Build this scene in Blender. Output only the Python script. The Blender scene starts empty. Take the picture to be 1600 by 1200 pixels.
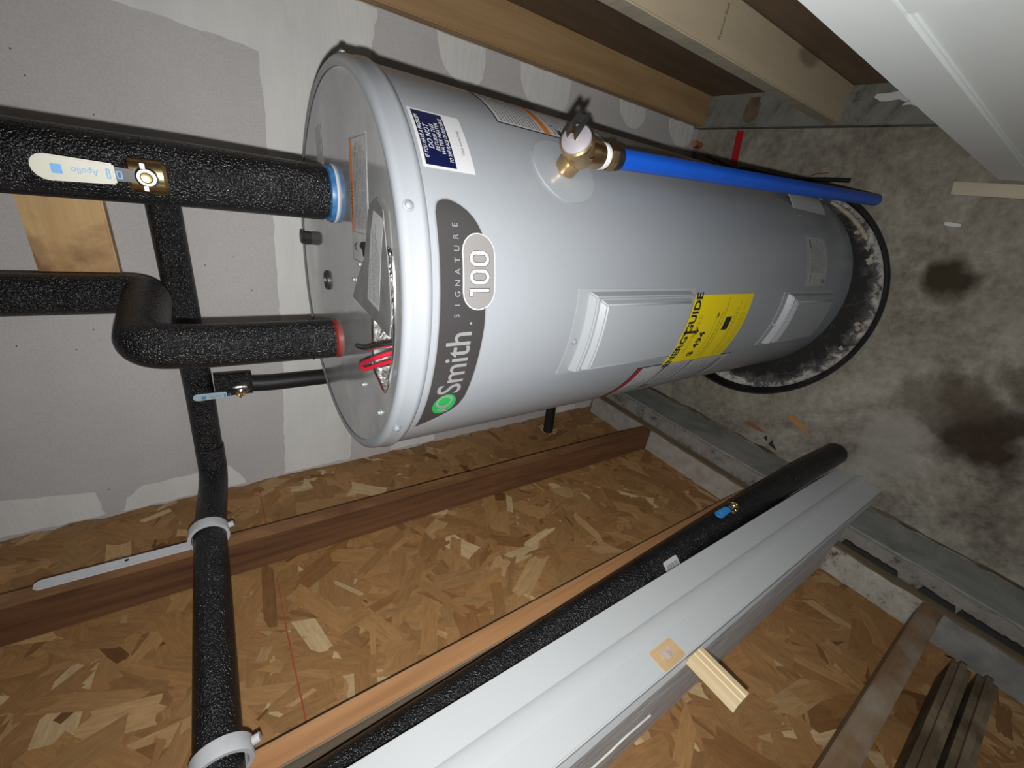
import bpy, bmesh, math, random
from mathutils import Vector, Matrix
random.seed(7)
PI = math.pi
S = bpy.context.scene
COL = S.collection

# ------------------------------------------------------------------ camera
CAM = Vector((0, 0, 1.5))
RW = Matrix(((0.14252623, -0.89609734, -0.42035203),
             (-0.5591816, -0.42331874, 0.71282339),
             (-0.81670204, 0.13345709, -0.56141516)))      # photo axes (right, down, forward) to world
cd = bpy.data.cameras.new('camera')
cam = bpy.data.objects.new('camera', cd); COL.objects.link(cam)
cd.sensor_fit = 'HORIZONTAL'; cd.sensor_width = 36; cd.lens = 649.314 / 1600 * 36
cd.clip_start = 0.01
m = Matrix.Identity(4)
for i in range(3):
    m[i][0] = RW[i][0]; m[i][1] = -RW[i][1]; m[i][2] = -RW[i][2]; m[i][3] = CAM[i]
cam.matrix_world = m
S.camera = cam

# ------------------------------------------------------------------ light: the phone's flash beside its lens, faint room light
w = bpy.data.worlds.new('world'); S.world = w; w.use_nodes = True
w.node_tree.nodes['Background'].inputs[0].default_value = (0.85, 0.92, 1, 1)
w.node_tree.nodes['Background'].inputs[1].default_value = 0.20
fd = bpy.data.lights.new('phone_flash', 'SPOT'); fd.energy = 31; fd.shadow_soft_size = 0.005
fd.spot_size = math.radians(177); fd.spot_blend = 1.0     # wide lens of the flash, weaker towards the corners
fd.color = (1.0, 0.985, 0.96)
fl = bpy.data.objects.new('phone_flash', fd); COL.objects.link(fl)
mf = m.copy(); mf.translation = CAM + RW @ Vector((0.0, 0.033, -0.004)); fl.matrix_world = mf
S.view_settings.view_transform = 'Standard'; S.view_settings.look = 'None'
S.view_settings.exposure = 0.0; S.view_settings.gamma = 1.0
S.view_settings.use_curve_mapping = False

# ------------------------------------------------------------------ materials
MATS = {}
def N(nt, t, **kw):
    n = nt.nodes.new(t)
    for k, v in kw.items():
        if k.startswith('_'): setattr(n, k[1:], v)
        else:
            key = int(k[1:]) if k[0] == 'i' and k[1:].isdigit() else k.replace('__', ' ')
            n.inputs[key].default_value = v
    return n
def base(name, col=(.5, .5, .5), rough=.5, metal=0, spec=.5):
    mt = bpy.data.materials.new(name); mt.use_nodes = True; nt = mt.node_tree
    b = nt.nodes['Principled BSDF']
    b.inputs['Base Color'].default_value = (*col, 1); b.inputs['Roughness'].default_value = rough
    b.inputs['Metallic'].default_value = metal; b.inputs['Specular IOR Level'].default_value = spec
    MATS[name] = mt
    return mt, nt, b
def ramp(nt, stops, src):
    r = nt.nodes.new('ShaderNodeValToRGB'); e = r.color_ramp.elements
    while len(e) < len(stops): e.new(.5)
    for el, (p, c) in zip(e, stops): el.position = p; el.color = (*c, 1)
    nt.links.new(src, r.inputs[0]); return r.outputs[0]
def coord(nt, scale=(1, 1, 1), rot=(0, 0, 0), out='Object'):
    t = nt.nodes.new('ShaderNodeTexCoord'); mp = nt.nodes.new('ShaderNodeMapping')
    mp.inputs['Scale'].default_value = scale; mp.inputs['Rotation'].default_value = rot
    nt.links.new(t.outputs[out], mp.inputs[0]); return mp.outputs[0]
def noise(nt, vec, scale=5, detail=4, rough=.55, dist=0):
    n = N(nt, 'ShaderNodeTexNoise', Scale=scale, Detail=detail, Roughness=rough, Distortion=dist)
    nt.links.new(vec, n.inputs['Vector']); return n.outputs['Fac']
def bump(nt, b, h, strength=.3, dist=.01):
    n = N(nt, 'ShaderNodeBump', Strength=strength, Distance=dist)
    nt.links.new(h, n.inputs['Height']); nt.links.new(n.outputs[0], b.inputs['Normal'])
def mix(nt, fac, a, c, mode='MIX'):
    n = nt.nodes.new('ShaderNodeMix'); n.data_type = 'RGBA'; n.blend_type = mode
    for s, v in ((0, fac), (6, a), (7, c)):
        if isinstance(v, (int, float)): n.inputs[s].default_value = v
        elif isinstance(v, tuple): n.inputs[s].default_value = (*v, 1)
        else: nt.links.new(v, n.inputs[s])
    return n.outputs[2]
def plain(name, col, rough=.5, metal=0, nscale=0, var=.15, bmp=0, bscale=200, spec=.5):
    mt, nt, b = base(name, col, rough, metal, spec)
    v = coord(nt)
    lo = tuple(c * (1 - var) for c in col); hi = tuple(min(1, c * (1 + var)) for c in col)
    nt.links.new(ramp(nt, [(.3, lo), (.7, hi)], noise(nt, v, nscale or 12)), b.inputs['Base Color'])
    if bmp: bump(nt, b, noise(nt, v, bscale, 3), bmp, .002)
    return mt
def wood(name, dark, light, axis=2, fine=70, rough=.65, knots=.0, blotch=None):
    mt, nt, b = base(name, light, rough)
    sc = [fine] * 3; sc[axis] = 2.2
    g = noise(nt, coord(nt, tuple(sc)), 1, 5, .6, .6)
    sc2 = [fine * .18] * 3; sc2[axis] = 1.4
    g2 = noise(nt, coord(nt, tuple(sc2)), 1, 3, .5, 1.2)
    c = mix(nt, .5, ramp(nt, [(.3, dark), (.68, light)], g), ramp(nt, [(.32, dark), (.6, light)], g2))
    if blotch:
        k = noise(nt, coord(nt), 6, 5, .6, .5)
        c = mix(nt, ramp(nt, [(.48, (0, 0, 0)), (.68, (1, 1, 1))], k), c, blotch)
    if knots:
        vt = N(nt, 'ShaderNodeTexVoronoi', Scale=1); sk = [9.] * 3; sk[axis] = 3.2
        nt.links.new(coord(nt, tuple(sk)), vt.inputs['Vector'])
        c = mix(nt, ramp(nt, [(.0, (knots,) * 3), (.11, (knots,) * 3), (.19, (0, 0, 0))], vt.outputs['Distance']), c, tuple(d * .35 for d in dark))
    nt.links.new(c, b.inputs['Base Color']); bump(nt, b, g, .25, .003)
    return mt

plain('tank_paint', (.272, .292, .318), .27, nscale=3, var=.02, bmp=.03, bscale=260)
# dusty zinc grey lid
mt, nt, b = base('lid_metal', (.5, .5, .5), .2, .55)
n1 = noise(nt, coord(nt), 7, 6, .65, .8)
nt.links.new(ramp(nt, [(.3, (.40, .41, .42)), (.55, (.52, .53, .53)), (.8, (.68, .68, .66))], n1), b.inputs['Base Color'])
nt.links.new(ramp(nt, [(.35, (.06,) * 3), (.7, (.20,) * 3)], noise(nt, coord(nt), 14, 5, .6)), b.inputs['Roughness'])
bump(nt, b, noise(nt, coord(nt), 5, 1, .3, .5), .25, .02)
plain('cover_metal', (.22, .22, .22), .35, .4, 30, .2)
mt, nt, b = base('foil', (.75, .75, .74), .22, 1)
bump(nt, b, noise(nt, coord(nt), 90, 4, .6, 1.5), 1.0, .01)
plain('panel_plastic', (.295, .315, .335), .42, nscale=4, var=.02)
plain('flange_plastic', (.30, .33, .36), .25, nscale=5, var=.03)
# brand plate: brushed charcoal
mt, nt, b = base('plate_grey', (.075, .070, .073), .36, .5)
plain('plate_edge', (.30, .31, .32), .35, .3)
plain('badge_silver', (.25, .243, .243), .3, .2, 5, .03)
plain('letter_silver', (.27, .275, .28), .4, .2)
plain('screw_zinc', (.30, .33, .36), .35, .3)
plain('letter_white', (.7, .7, .7), .5)
plain('letter_black', (.012, .012, .012), .6)
plain('logo_green', (.015, .30, .06), .4)
plain('navy', (.003, .006, .045), .4, var=.1)
plain('label_white', (.52, .53, .55), .45, nscale=4, var=.02)
plain('label_grey', (.38, .39, .40), .4, nscale=40, var=.1)
plain('label_clear', (.40, .41, .41), .35, .15, 60, .2)
plain('print_grey', (.20, .20, .21), .6)
plain('print_pale', (.52, .53, .54), .6)
plain('orange', (.62, .19, .02), .45, var=.1)
plain('label_red', (.33, .012, .02), .45)
plain('yellow', (.72, .57, .004), .42, nscale=3, var=.03)
plain('yellow_print', (.42, .33, .01), .5)
# black closed-cell foam with skin sparkle
mt, nt, b = base('foam_black', (.014, .014, .016), .34, 0, .5)
v = coord(nt)
h = noise(nt, v, 400, 1, .5)
bump(nt, b, h, .85, .005)
nt.links.new(ramp(nt, [(.35, (.005, .005, .006)), (.7, (.013, .013, .015))], noise(nt, v, 25, 4)), b.inputs['Base Color'])
nt.links.new(ramp(nt, [(.4, (.34,) * 3), (.75, (.24,) * 3)], noise(nt, v, 60, 3)), b.inputs['Roughness'])
mt, nt, b = base('foam_smooth', (.013, .013, .014), .5, 0, .4)
bump(nt, b, noise(nt, coord(nt), 400, 2), .25, .002)
plain('foam_scrap', (.02, .02, .02), .7, bmp=.6, bscale=90)
plain('pipe_blue', (.006, .09, .55), .38, nscale=30, var=.06)
plain('brass', (.62, .43, .22), .32, 1, 25, .2, .2, 60)
plain('brass_bright', (.75, .60, .30), .25, 1, 20, .12)
plain('chrome', (.7, .7, .72), .2, 1)
plain('dark_steel', (.03, .03, .03), .4, .3)
plain('valve_cap', (.33, .31, .34), .4, .2, 40, .1)
plain('tape_white', (.78, .80, .80), .45, bmp=.6, bscale=150)
plain('handle_cream', (.50, .50, .42), .4, nscale=20, var=.04)
plain('handle_pale_blue', (.48, .60, .68), .4)
plain('handle_blue', (.03, .26, .62), .4, nscale=60, var=.15)
plain('ink_blue', (.12, .33, .62), .5)
plain('gasket_blue', (.03, .13, .30), .4, nscale=90, var=.4)
plain('gasket_red', (.22, .03, .025), .45, nscale=60, var=.2)
plain('wire_red', (.42, .012, .03), .35)
plain('wire_black', (.012, .012, .012), .35)
plain('copper', (.70, .30, .16), .35, .9, 30, .25)
plain('clamp_white', (.58, .60, .63), .4)
plain('strip_white', (.64, .66, .70), .5, nscale=60, var=.05)
mt, nt, b = base('door_white', (.76, .81, .81), .42)
bump(nt, b, noise(nt, coord(nt), 120, 3), .05, .002)
plain('jamb_white', (.50, .525, .54), .38, nscale=5, var=.02, bmp=.05, bscale=150)
plain('latch_pale', (.50, .40, .33), .6, nscale=120, var=.2)
plain('tape_red', (.42, .008, .02), .5)
plain('cable_grey', (.42, .42, .42), .4)
# drywall paper and joint compound
mt, nt, b = base('drywall', (.42, .40, .395), .85, 0, .2)
v = coord(nt)
nt.links.new(mix(nt, .5, ramp(nt, [(.35, (.45, .437, .435)), (.65, (.54, .525, .52))], noise(nt, v, 4, 5)), ramp(nt, [(.35, (.44, .43, .43)), (.7, (.56, .545, .54))], noise(nt, v, 260, 3))), b.inputs['Base Color'])
mt, nt, b = base('joint_compound', (.60, .60, .575), .7, 0, .3)
v = coord(nt)
nt.links.new(ramp(nt, [(.3, (.64, .645, .63)), (.7, (.72, .72, .70))], noise(nt, coord(nt, (2, 2, 6)), 3, 5)), b.inputs['Base Color'])
bump(nt, b, noise(nt, coord(nt, (3, 3, 14)), 5, 4), .2, .01)
mt, nt, b = base('rough_drywall', (.50, .50, .51), .8, 0, .25)
v = coord(nt, (1, 1, 1))
h = noise(nt, coord(nt, (6, 6, 2)), 3, 6, .65, 1.0)
nt.links.new(ramp(nt, [(.3, (.52, .52, .53)), (.7, (.68, .68, .69))], h), b.inputs['Base Color']); bump(nt, b, h, .5, .012)
# concrete floor
mt, nt, b = base('concrete', (.3, .28, .25), .85, 0, .25)
v = coord(nt)
c = ramp(nt, [(.32, (.11, .094, .068)), (.46, (.25, .232, .186)), (.58, (.37, .35, .293)), (.72, (.52, .495, .435))], noise(nt, v, 3.2, 8, .62, .6))
c = mix(nt, ramp(nt, [(.50, (0, 0, 0)), (.62, (.75,) * 3)], noise(nt, v, 1.7, 6, .7, 1.0)), c, (.085, .066, .048))
c = mix(nt, .35, c, ramp(nt, [(.35, (.11, .10, .08)), (.65, (.43, .405, .345))], noise(nt, v, 45, 5, .7)))
def blob(c, x, y, r, col, amount, warp=.1):
    t = nt.nodes.new('ShaderNodeTexCoord')
    nz = N(nt, 'ShaderNodeTexNoise', Scale=9, Detail=5); nt.links.new(t.outputs['Object'], nz.inputs['Vector'])
    sub = N(nt, 'ShaderNodeVectorMath', _operation='SUBTRACT'); nt.links.new(nz.outputs['Color'], sub.inputs[0]); sub.inputs[1].default_value = (.5, .5, .5)
    mul = N(nt, 'ShaderNodeVectorMath', _operation='SCALE'); nt.links.new(sub.outputs[0], mul.inputs[0]); mul.inputs['Scale'].default_value = warp * 2
    add = N(nt, 'ShaderNodeVectorMath', _operation='ADD'); nt.links.new(mul.outputs[0], add.inputs[0]); nt.links.new(t.outputs['Object'], add.inputs[1])
    mz = N(nt, 'ShaderNodeVectorMath', _operation='MULTIPLY'); nt.links.new(add.outputs[0], mz.inputs[0]); mz.inputs[1].default_value = (1, 1, 0)
    d = N(nt, 'ShaderNodeVectorMath', _operation='DISTANCE'); nt.links.new(mz.outputs[0], d.inputs[0]); d.inputs[1].default_value = (x, y, 0)
    return mix(nt, ramp(nt, [(r * .55, (amount,) * 3), (r * 1.15, (0, 0, 0))], d.outputs['Value']), c, col)
c = blob(c, -.05, .235, .055, (.035, .025, .012), .95, .06)
c = blob(c, -.37, .03, .11, (.03, .016, .01), .9, .12)
c = blob(c, -.20, -.02, .08, (.07, .05, .03), .7, .15)
c = blob(c, -.33, .16, .10, (.10, .08, .06), .6, .2)
c = blob(c, -.50, .18, .10, (.36, .34, .31), .6, .15)
nt.links.new(c, b.inputs['Base Color']); bump(nt, b, noise(nt, v, 60, 6, .7), .25, .006)
# kerb concrete, paint washed sill
mt, nt, b = base('kerb_concrete', (.27, .275, .265), .85, 0, .25)
h = noise(nt, coord(nt), 9, 7, .65, .5)
nt.links.new(ramp(nt, [(.3, (.17, .175, .165)), (.55, (.27, .275, .26)), (.8, (.38, .37, .35))], h), b.inputs['Base Color']); bump(nt, b, h, .3, .01)
mt, nt, b = base('kerb_top', (.5, .47, .44), .9, 0, .2)
h = noise(nt, coord(nt), 22, 8, .78, .1)
nt.links.new(ramp(nt, [(.36, (.08, .066, .052)), (.46, (.23, .21, .19)), (.8, (.38, .355, .33))], h), b.inputs['Base Color']); bump(nt, b, h, .5, .01)
mt, nt, b = base('sill_paint', (.55, .53, .48), .85, 0, .2)
h = noise(nt, coord(nt), 26, 9, .8, .1)
nt.links.new(ramp(nt, [(.38, (.10, .08, .06)), (.45, (.36, .34, .30)), (.8, (.58, .56, .51))], h), b.inputs['Base Color']); bump(nt, b, h, .3, .006)
plain('sill_pale', (.34, .31, .28), .9, nscale=30, var=.18, bmp=.3, bscale=80)
plain('sill_grey', (.22, .22, .21), .85, nscale=20, var=.25, bmp=.3, bscale=60)
wood('sill_wood', (.10, .075, .045), (.22, .165, .10), 1)
mt, nt, b = base('sill_dirty', (.2, .2, .17), .9, 0, .2)
h = noise(nt, coord(nt), 7, 7, .7, .8)
nt.links.new(ramp(nt, [(.36, (.07, .06, .04)), (.46, (.19, .19, .165)), (.66, (.27, .27, .245)), (.72, (.5, .49, .46))], h), b.inputs['Base Color'])
wood('stud_worn', (.13, .055, .022), (.34, .175, .078), 2, 60, blotch=(.16, .07, .03))
wood('stud_red', (.055, .022, .010), (.19, .085, .036), 2, 60, knots=.5)
wood('stud_orange', (.26, .115, .042), (.48, .25, .108), 2, 60)
wood('stud_shaded', (.16, .12, .085), (.30, .24, .175), 2, 60)
wood('stud_dirty', (.11, .060, .030), (.28, .175, .10), 2, 60, blotch=(.30, .25, .19))
wood('stud_dark', (.035, .024, .014), (.11, .075, .04), 2, 60, blotch=(.22, .17, .11))
wood('stud_brown', (.30, .175, .075), (.46, .31, .155), 2, 55, knots=.5)
wood('stud_beige', (.46, .385, .265), (.56, .475, .335), 2, 40, knots=.7)
wood('sheathing_dark', (.115, .075, .045), (.20, .135, .085), 2, 30)
wood('pine', (.46, .27, .11), (.70, .47, .22), 0, 50, knots=.8, blotch=(.24, .12, .05))
wood('pale_wood', (.66, .50, .28), (.80, .67, .44), 1, 60)
wood('grey_wood', (.42, .38, .28), (.58, .52, .40), 1, 60)
wood('mortise_wood', (.50, .33, .16), (.72, .53, .30), 2, 80)
plain('chip_orange', (.42, .20, .06), .8); plain('chip_brown', (.25, .10, .04), .8)
# oriented strand board: every strand carries its own tone, the grain runs along the strand
mt, nt, b = base('osb', (.4, .2, .07), .6, 0, .4)
at = nt.nodes.new('ShaderNodeAttribute'); at.attribute_name = 'tone'
uv = coord(nt, (9, 420, 1), out='UV'); g = noise(nt, uv, 1, 4, .6)
uv2 = coord(nt, (30, 120, 1), out='UV'); g2 = noise(nt, uv2, 1, 5, .65)
c = mix(nt, .35, at.outputs['Color'], ramp(nt, [(.25, (.45,) * 3), (.7, (1.35 / 1.35,) * 3)], g), 'MULTIPLY')
c = mix(nt, .40, c, ramp(nt, [(.3, (.35,) * 3), (.62, (1,) * 3)], g2), 'MULTIPLY')
nt.links.new(c, b.inputs['Base Color']); bump(nt, b, g2, .25, .002)
plain('osb_core', (.33, .165, .055), .8, nscale=40, var=.3)
plain('chalk_red', (.33, .065, .03), .8)
# pan: black plastic, whitish scale
plain('pan_black', (.012, .012, .013), .38, nscale=20, var=.2)
mt, nt, b = base('pan_scale', (.02, .02, .02), .6, 0, .4)
v = coord(nt)
t = nt.nodes.new('ShaderNodeTexCoord'); ln = N(nt, 'ShaderNodeVectorMath', _operation='LENGTH')
mz = N(nt, 'ShaderNodeVectorMath', _operation='MULTIPLY'); nt.links.new(t.outputs['Object'], mz.inputs[0]); mz.inputs[1].default_value = (1, 1, 0)
nt.links.new(mz.outputs[0], ln.inputs[0])
rr = ramp(nt, [(.262, (0,) * 3), (.296, (.20,) * 3), (.314, (.33,) * 3)], ln.outputs['Value'])
nz = noise(nt, v, 30, 8, .75, .6)
ad = mix(nt, 1.0, rr, nz, 'ADD')
nt.links.new(ramp(nt, [(.55, (.014, .014, .014)), (.72, (.10, .095, .09)), (.85, (.55, .53, .50)), (1, (.7, .68, .64))], ad), b.inputs['Base Color'])
plain('scale_crust', (.36, .32, .25), .9, nscale=60, var=.3, bmp=.8, bscale=120)

# ------------------------------------------------------------------ mesh helpers
class MB:
    def __init__(s): s.v = []; s.f = []; s.mi = []; s.k = 0
    def add(s, vs, fs):
        o = len(s.v); s.v += [tuple(p) for p in vs]
        for f in fs: s.f.append([i + o for i in f]); s.mi.append(s.k)
        return s
    def box(s, x0, x1, y0, y1, z0, z1):
        return s.add([(x, y, z) for x in (x0, x1) for y in (y0, y1) for z in (z0, z1)],
                     [(0, 1, 3, 2), (4, 6, 7, 5), (0, 4, 5, 1), (2, 3, 7, 6), (0, 2, 6, 4), (1, 5, 7, 3)])
    def tube(s, pts, r, n=24, caps=True):
        pts = [Vector(p) for p in pts]; rs = r if isinstance(r, (list, tuple)) else [r] * len(pts)
        ds = [(pts[min(i + 1, len(pts) - 1)] - pts[max(i - 1, 0)]).normalized() for i in range(len(pts))]
        u = ds[0].orthogonal().normalized(); vs = []
        for i, p in enumerate(pts):
            d = ds[i]; u = (u - d * u.dot(d)).normalized(); q = d.cross(u)
            k = 1.0
            vs += [p + (u * math.cos(a) + q * math.sin(a)) * rs[i] for a in [2 * PI * j / n for j in range(n)]]
        fs = [(i * n + j, i * n + (j + 1) % n, (i + 1) * n + (j + 1) % n, (i + 1) * n + j) for i in range(len(pts) - 1) for j in range(n)]
        if caps: fs += [tuple(range(n))[::-1], tuple(range((len(pts) - 1) * n, len(pts) * n))]
        return s.add(vs, fs)
    def lathe(s, prof, n=48, M=None, close=False):
        vs = [Vector((r * math.cos(2 * PI * j / n), r * math.sin(2 * PI * j / n), z)) for r, z in prof for j in range(n)]
        if M: vs = [M @ p for p in vs]
        L = len(prof)
        fs = [(i * n + j, i * n + (j + 1) % n, (i + 1) * n + (j + 1) % n, (i + 1) * n + j) for i in range(L - 1) for j in range(n)]
        if prof[0][0] > 1e-6 and close: fs.append(tuple(range(n))[::-1])
        if prof[-1][0] > 1e-6 and close: fs.append(tuple(range((L - 1) * n, L * n)))
        return s.add(vs, fs)
    def prism(s, poly, o, u, v, n, t):
        o, u, v, n = Vector(o), Vector(u), Vector(v), Vector(n); k = len(poly)
        a = [o + u * x + v * y for x, y in poly]; c = [p + n * t for p in a]
        return s.add(a + c, [tuple(range(k))[::-1], tuple(range(k, 2 * k))] + [(i, (i + 1) % k, (i + 1) % k + k, i + k) for i in range(k)])
    def build(s, name, mats, parent=None, smooth=None, bevel=0, seg=2):
        me = bpy.data.meshes.new(name); me.from_pydata(s.v, [], s.f)
        for mm in (mats if isinstance(mats, (list, tuple)) else [mats]): me.materials.append(MATS[mm])
        if any(s.mi): me.polygons.foreach_set('material_index', s.mi)
        bm = bmesh.new(); bm.from_mesh(me); bmesh.ops.remove_doubles(bm, verts=bm.verts, dist=1e-6)
        bmesh.ops.recalc_face_normals(bm, faces=bm.faces)
        if bevel: bmesh.ops.bevel(bm, geom=[e for e in bm.edges if len(e.link_faces) == 2 and e.calc_face_angle(0) > .6], offset=bevel, segments=seg, affect='EDGES', clamp_overlap=True)
        bm.to_mesh(me); bm.free()
        if smooth or bevel:
            me.polygons.foreach_set('use_smooth', [True] * len(me.polygons))
            me.set_sharp_from_angle(angle=smooth or .6)
        o = bpy.data.objects.new(name, me); COL.objects.link(o)
        if parent is not None: attach(o, parent)
        return o
def world(o):
    M = Matrix.Translation(o.location)
    return M if o.parent is None else world(o.parent) @ o.matrix_parent_inverse @ M
def attach(o, parent):
    o.parent = parent; o.matrix_parent_inverse = world(parent).inverted()
def tag(o, label=None, cat=None, group=None, kind=None):
    for k, v in (('label', label), ('category', cat), ('group', group), ('kind', kind)):
        if v: o[k] = v
    return o
def thing(name, loc, label, cat, group=None):
    o = bpy.data.objects.new(name, None); o.empty_display_size = .05; COL.objects.link(o); o.location = loc
    return tag(o, label, cat, group)
def struct(name, loc=(0, 0, 0), label=None):
    o = bpy.data.objects.new(name, None); o.empty_display_size = .05; COL.objects.link(o); o.location = loc
    return tag(o, label, kind='structure')
def box(name, x0, x1, y0, y1, z0, z1, mat, parent=None, bevel=0): return MB().box(x0, x1, y0, y1, z0, z1).build(name, mat, parent, bevel=bevel)
def bend(pts, r=.02, n=6):
    """round the corners of a polyline"""
    pts = [Vector(p) for p in pts]; out = [pts[0]]
    for a, p, c in zip(pts, pts[1:], pts[2:]):
        d1 = (a - p); d2 = (c - p); k = min(r, d1.length * .49, d2.length * .49)
        q1 = p + d1.normalized() * k; q2 = p + d2.normalized() * k
        for i in range(n + 1):
            t = i / n; out.append(q1 * (1 - t) ** 2 + p * 2 * t * (1 - t) + q2 * t * t)
    out.append(pts[-1]); return out
# ---- lettering as flat meshes laid onto a surface by a mapping function (x, y, height) -> point
def text2d(s, size, align='CENTER', shear=0, space=1.0, bold=0, xs=1.0):
    cu = bpy.data.curves.new('t', 'FONT'); cu.body = s; cu.size = size; cu.align_x = align; cu.align_y = 'CENTER'
    cu.resolution_u = 3; cu.shear = shear; cu.space_character = space; cu.offset = bold
    o = bpy.data.objects.new('t', cu); COL.objects.link(o)
    dg = bpy.context.evaluated_depsgraph_get(); me = bpy.data.meshes.new_from_object(o.evaluated_get(dg))
    V = [(v.co.x * xs, v.co.y) for v in me.vertices]; F = [tuple(p.vertices) for p in me.polygons]
    bpy.data.objects.remove(o); bpy.data.curves.remove(cu); bpy.data.meshes.remove(me)
    return V, F
class Flat:
    """collects flat shapes in label space, then lays them onto a surface"""
    def __init__(s): s.v = []; s.f = []
    def add(s, V, F, dx=0, dy=0):
        o = len(s.v); s.v += [(x + dx, y + dy) for x, y in V]; s.f += [tuple(i + o for i in f) for f in F]; return s
    def text(s, t, size, x, y, **k): return s.add(*text2d(t, size, **k), x, y)
    def rect(s, x0, x1, y0, y1): return s.add([(x0, y0), (x1, y0), (x1, y1), (x0, y1)], [(0, 1, 2, 3)])
    def poly(s, p): return s.add(p, [tuple(range(len(p)))])
    def lines(s, x0, x1, y0, y1, n, h, rag=.35, words=True):
        for i in range(n):
            y = y1 + (y0 - y1) * (i + .5) / n; x = x0; xe = x1 - random.random() * rag * (x1 - x0)
            while x < xe:
                wd = (random.random() * .10 + .04) * (x1 - x0) if words else xe - x
                s.rect(x, min(x + wd, xe), y - h / 2, y + h / 2); x += wd + .016 * (x1 - x0)
        return s
    def frame(s, x0, x1, y0, y1, t):
        s.rect(x0, x1, y0, y0 + t); s.rect(x0, x1, y1 - t, y1); s.rect(x0, x0 + t, y0 + t, y1 - t); return s.rect(x1 - t, x1, y0 + t, y1 - t)
    def lay(s, name, mat, parent, fn, h, cut=0, thick=0, kind=None):
        bm = bmesh.new(); vs = [bm.verts.new((x, y, 0)) for x, y in s.v]
        for f in s.f:
            try: bm.faces.new([vs[i] for i in f])
            except ValueError: pass
        bmesh.ops.recalc_face_normals(bm, faces=bm.faces)
        for f in bm.faces:
            if f.normal.z < 0: f.normal_flip()
        if cut:
            xs = [v.co.x for v in bm.verts]; x = math.floor(min(xs) / cut) * cut + cut
            while x < max(xs):
                bmesh.ops.bisect_plane(bm, geom=bm.verts[:] + bm.edges[:] + bm.faces[:], plane_co=(x, 0, 0), plane_no=(1, 0, 0)); x += cut
        if thick:
            r = bmesh.ops.extrude_face_region(bm, geom=bm.faces[:])
            for g in r['geom']:
                if isinstance(g, bmesh.types.BMVert): g.co.z = thick
            bmesh.ops.recalc_face_normals(bm, faces=bm.faces)
        for v in bm.verts: v.co = fn(v.co.x, v.co.y, h + v.co.z)
        me = bpy.data.meshes.new(name); bm.to_mesh(me); bm.free(); me.materials.append(MATS[mat])
        o = bpy.data.objects.new(name, me); COL.objects.link(o)
        if kind or 'print' in name or 'tick' in name: o['kind'] = 'stuff'
        if parent is not None: attach(o, parent)
        return o
def plane_fn(o, u, v):
    o, u, v = Vector(o), Vector(u).normalized(), Vector(v).normalized(); n = u.cross(v)
    return lambda x, y, h: o + u * x + v * y + n * h
def wobble(poly, amp, step=.012, seed=0):
    """subdivide a closed outline and roughen it"""
    rnd = random.Random(seed); out = []
    for (x0, y0), (x1, y1) in zip(poly, poly[1:] + poly[:1]):
        k = max(1, int(math.hypot(x1 - x0, y1 - y0) / step))
        for i in range(k):
            t = i / k; out.append((x0 + (x1 - x0) * t + rnd.uniform(-amp, amp), y0 + (y1 - y0) * t + rnd.uniform(-amp, amp)))
    return out

# ================================================================== THE SETTING
XO, XS, XK, YB, ZS = -.828, -.742, -.689, 1.07, .208       # strand board, stud fronts, kerb face, back wall, sill top
YN = -1.5
f = MB().box(-1.0, .9, YN, 1.6, -.1, 0).build('floor', 'concrete'); tag(f, 'stained bare concrete floor', kind='structure')
c = MB().box(-1.0, .9, YN, 1.6, 2.42, 2.47).build('ceiling', 'drywall'); tag(c, 'plain drywall ceiling above the closet', kind='structure')

# ---- back wall: gypsum board with skimmed joints
wb = struct('wall_back', (-.25, YB, 0), 'grey drywall with white joint compound patches')
edge = [(-.805, 0)]
rnd = random.Random(3)
for i in range(90): edge.append((-.805 + rnd.uniform(-.004, .004), i * .027 + .013))
edge += [(-.805, 2.42), (.292, 2.42), (.292, 0)]
MB().prism(edge, (0, YB, 0), (1, 0, 0), (0, 0, 1), (0, 1, 0), .0127).build('gypsum_board', 'drywall', wb)
def patch(poly, amp, seed, t=.0008):
    p = wobble(poly, amp, .014, seed)
    return MB().prism(p, (0, YB, 0), (1, 0, 0), (0, 0, 1), (0, -1, 0), t).build('compound_patch', 'joint_compound', wb)
patch([(-.795, 1.225), (-.5, 1.21), (-.1, 1.20), (.2, 1.165), (.288, 1.15), (.288, 2.40), (.190, 2.40), (.180, 1.60), (.163, 1.368), (-.2, 1.372), (-.45, 1.378), (-.795, 1.40)], .0022, 1)
def half_oval(z0, z1, depth, x, s, skew=0, k=14):
    return [(x, z0)] + [(x + s * depth * math.sin(PI * i / k) ** .75, z0 + (z1 - z0) * (.5 - .5 * math.cos(PI * i / k)) + skew * math.sin(PI * i / k)) for i in range(1, k)] + [(x, z1)]
for k, (z0, z1, d) in enumerate(((.895, 1.02, .085), (.62, .79, .095), (.30, .42, .06), (.03, .17, .07), (1.30, 1.31, .01))):
    if k < 4: patch(half_oval(z0, z1, d, .288, -1, -.02), .0018, 10 + k)
patch([(-.798, 1.49), (-.80, 1.735), (-.77, 1.725), (-.742, 1.69), (-.738, 1.60), (-.735, 1.52), (-.77, 1.50)], .002, 21)
patch([(-.798, 1.765), (-.735, 1.77), (-.728, 1.80), (-.71, 1.90), (-.72, 2.1), (-.798, 2.1)], .002, 22)
patch(half_oval(.95, 1.10, .05, -.798, 1), .002, 23); patch(half_oval(.30, .42, .05, -.798, 1), .002, 24)
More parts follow.
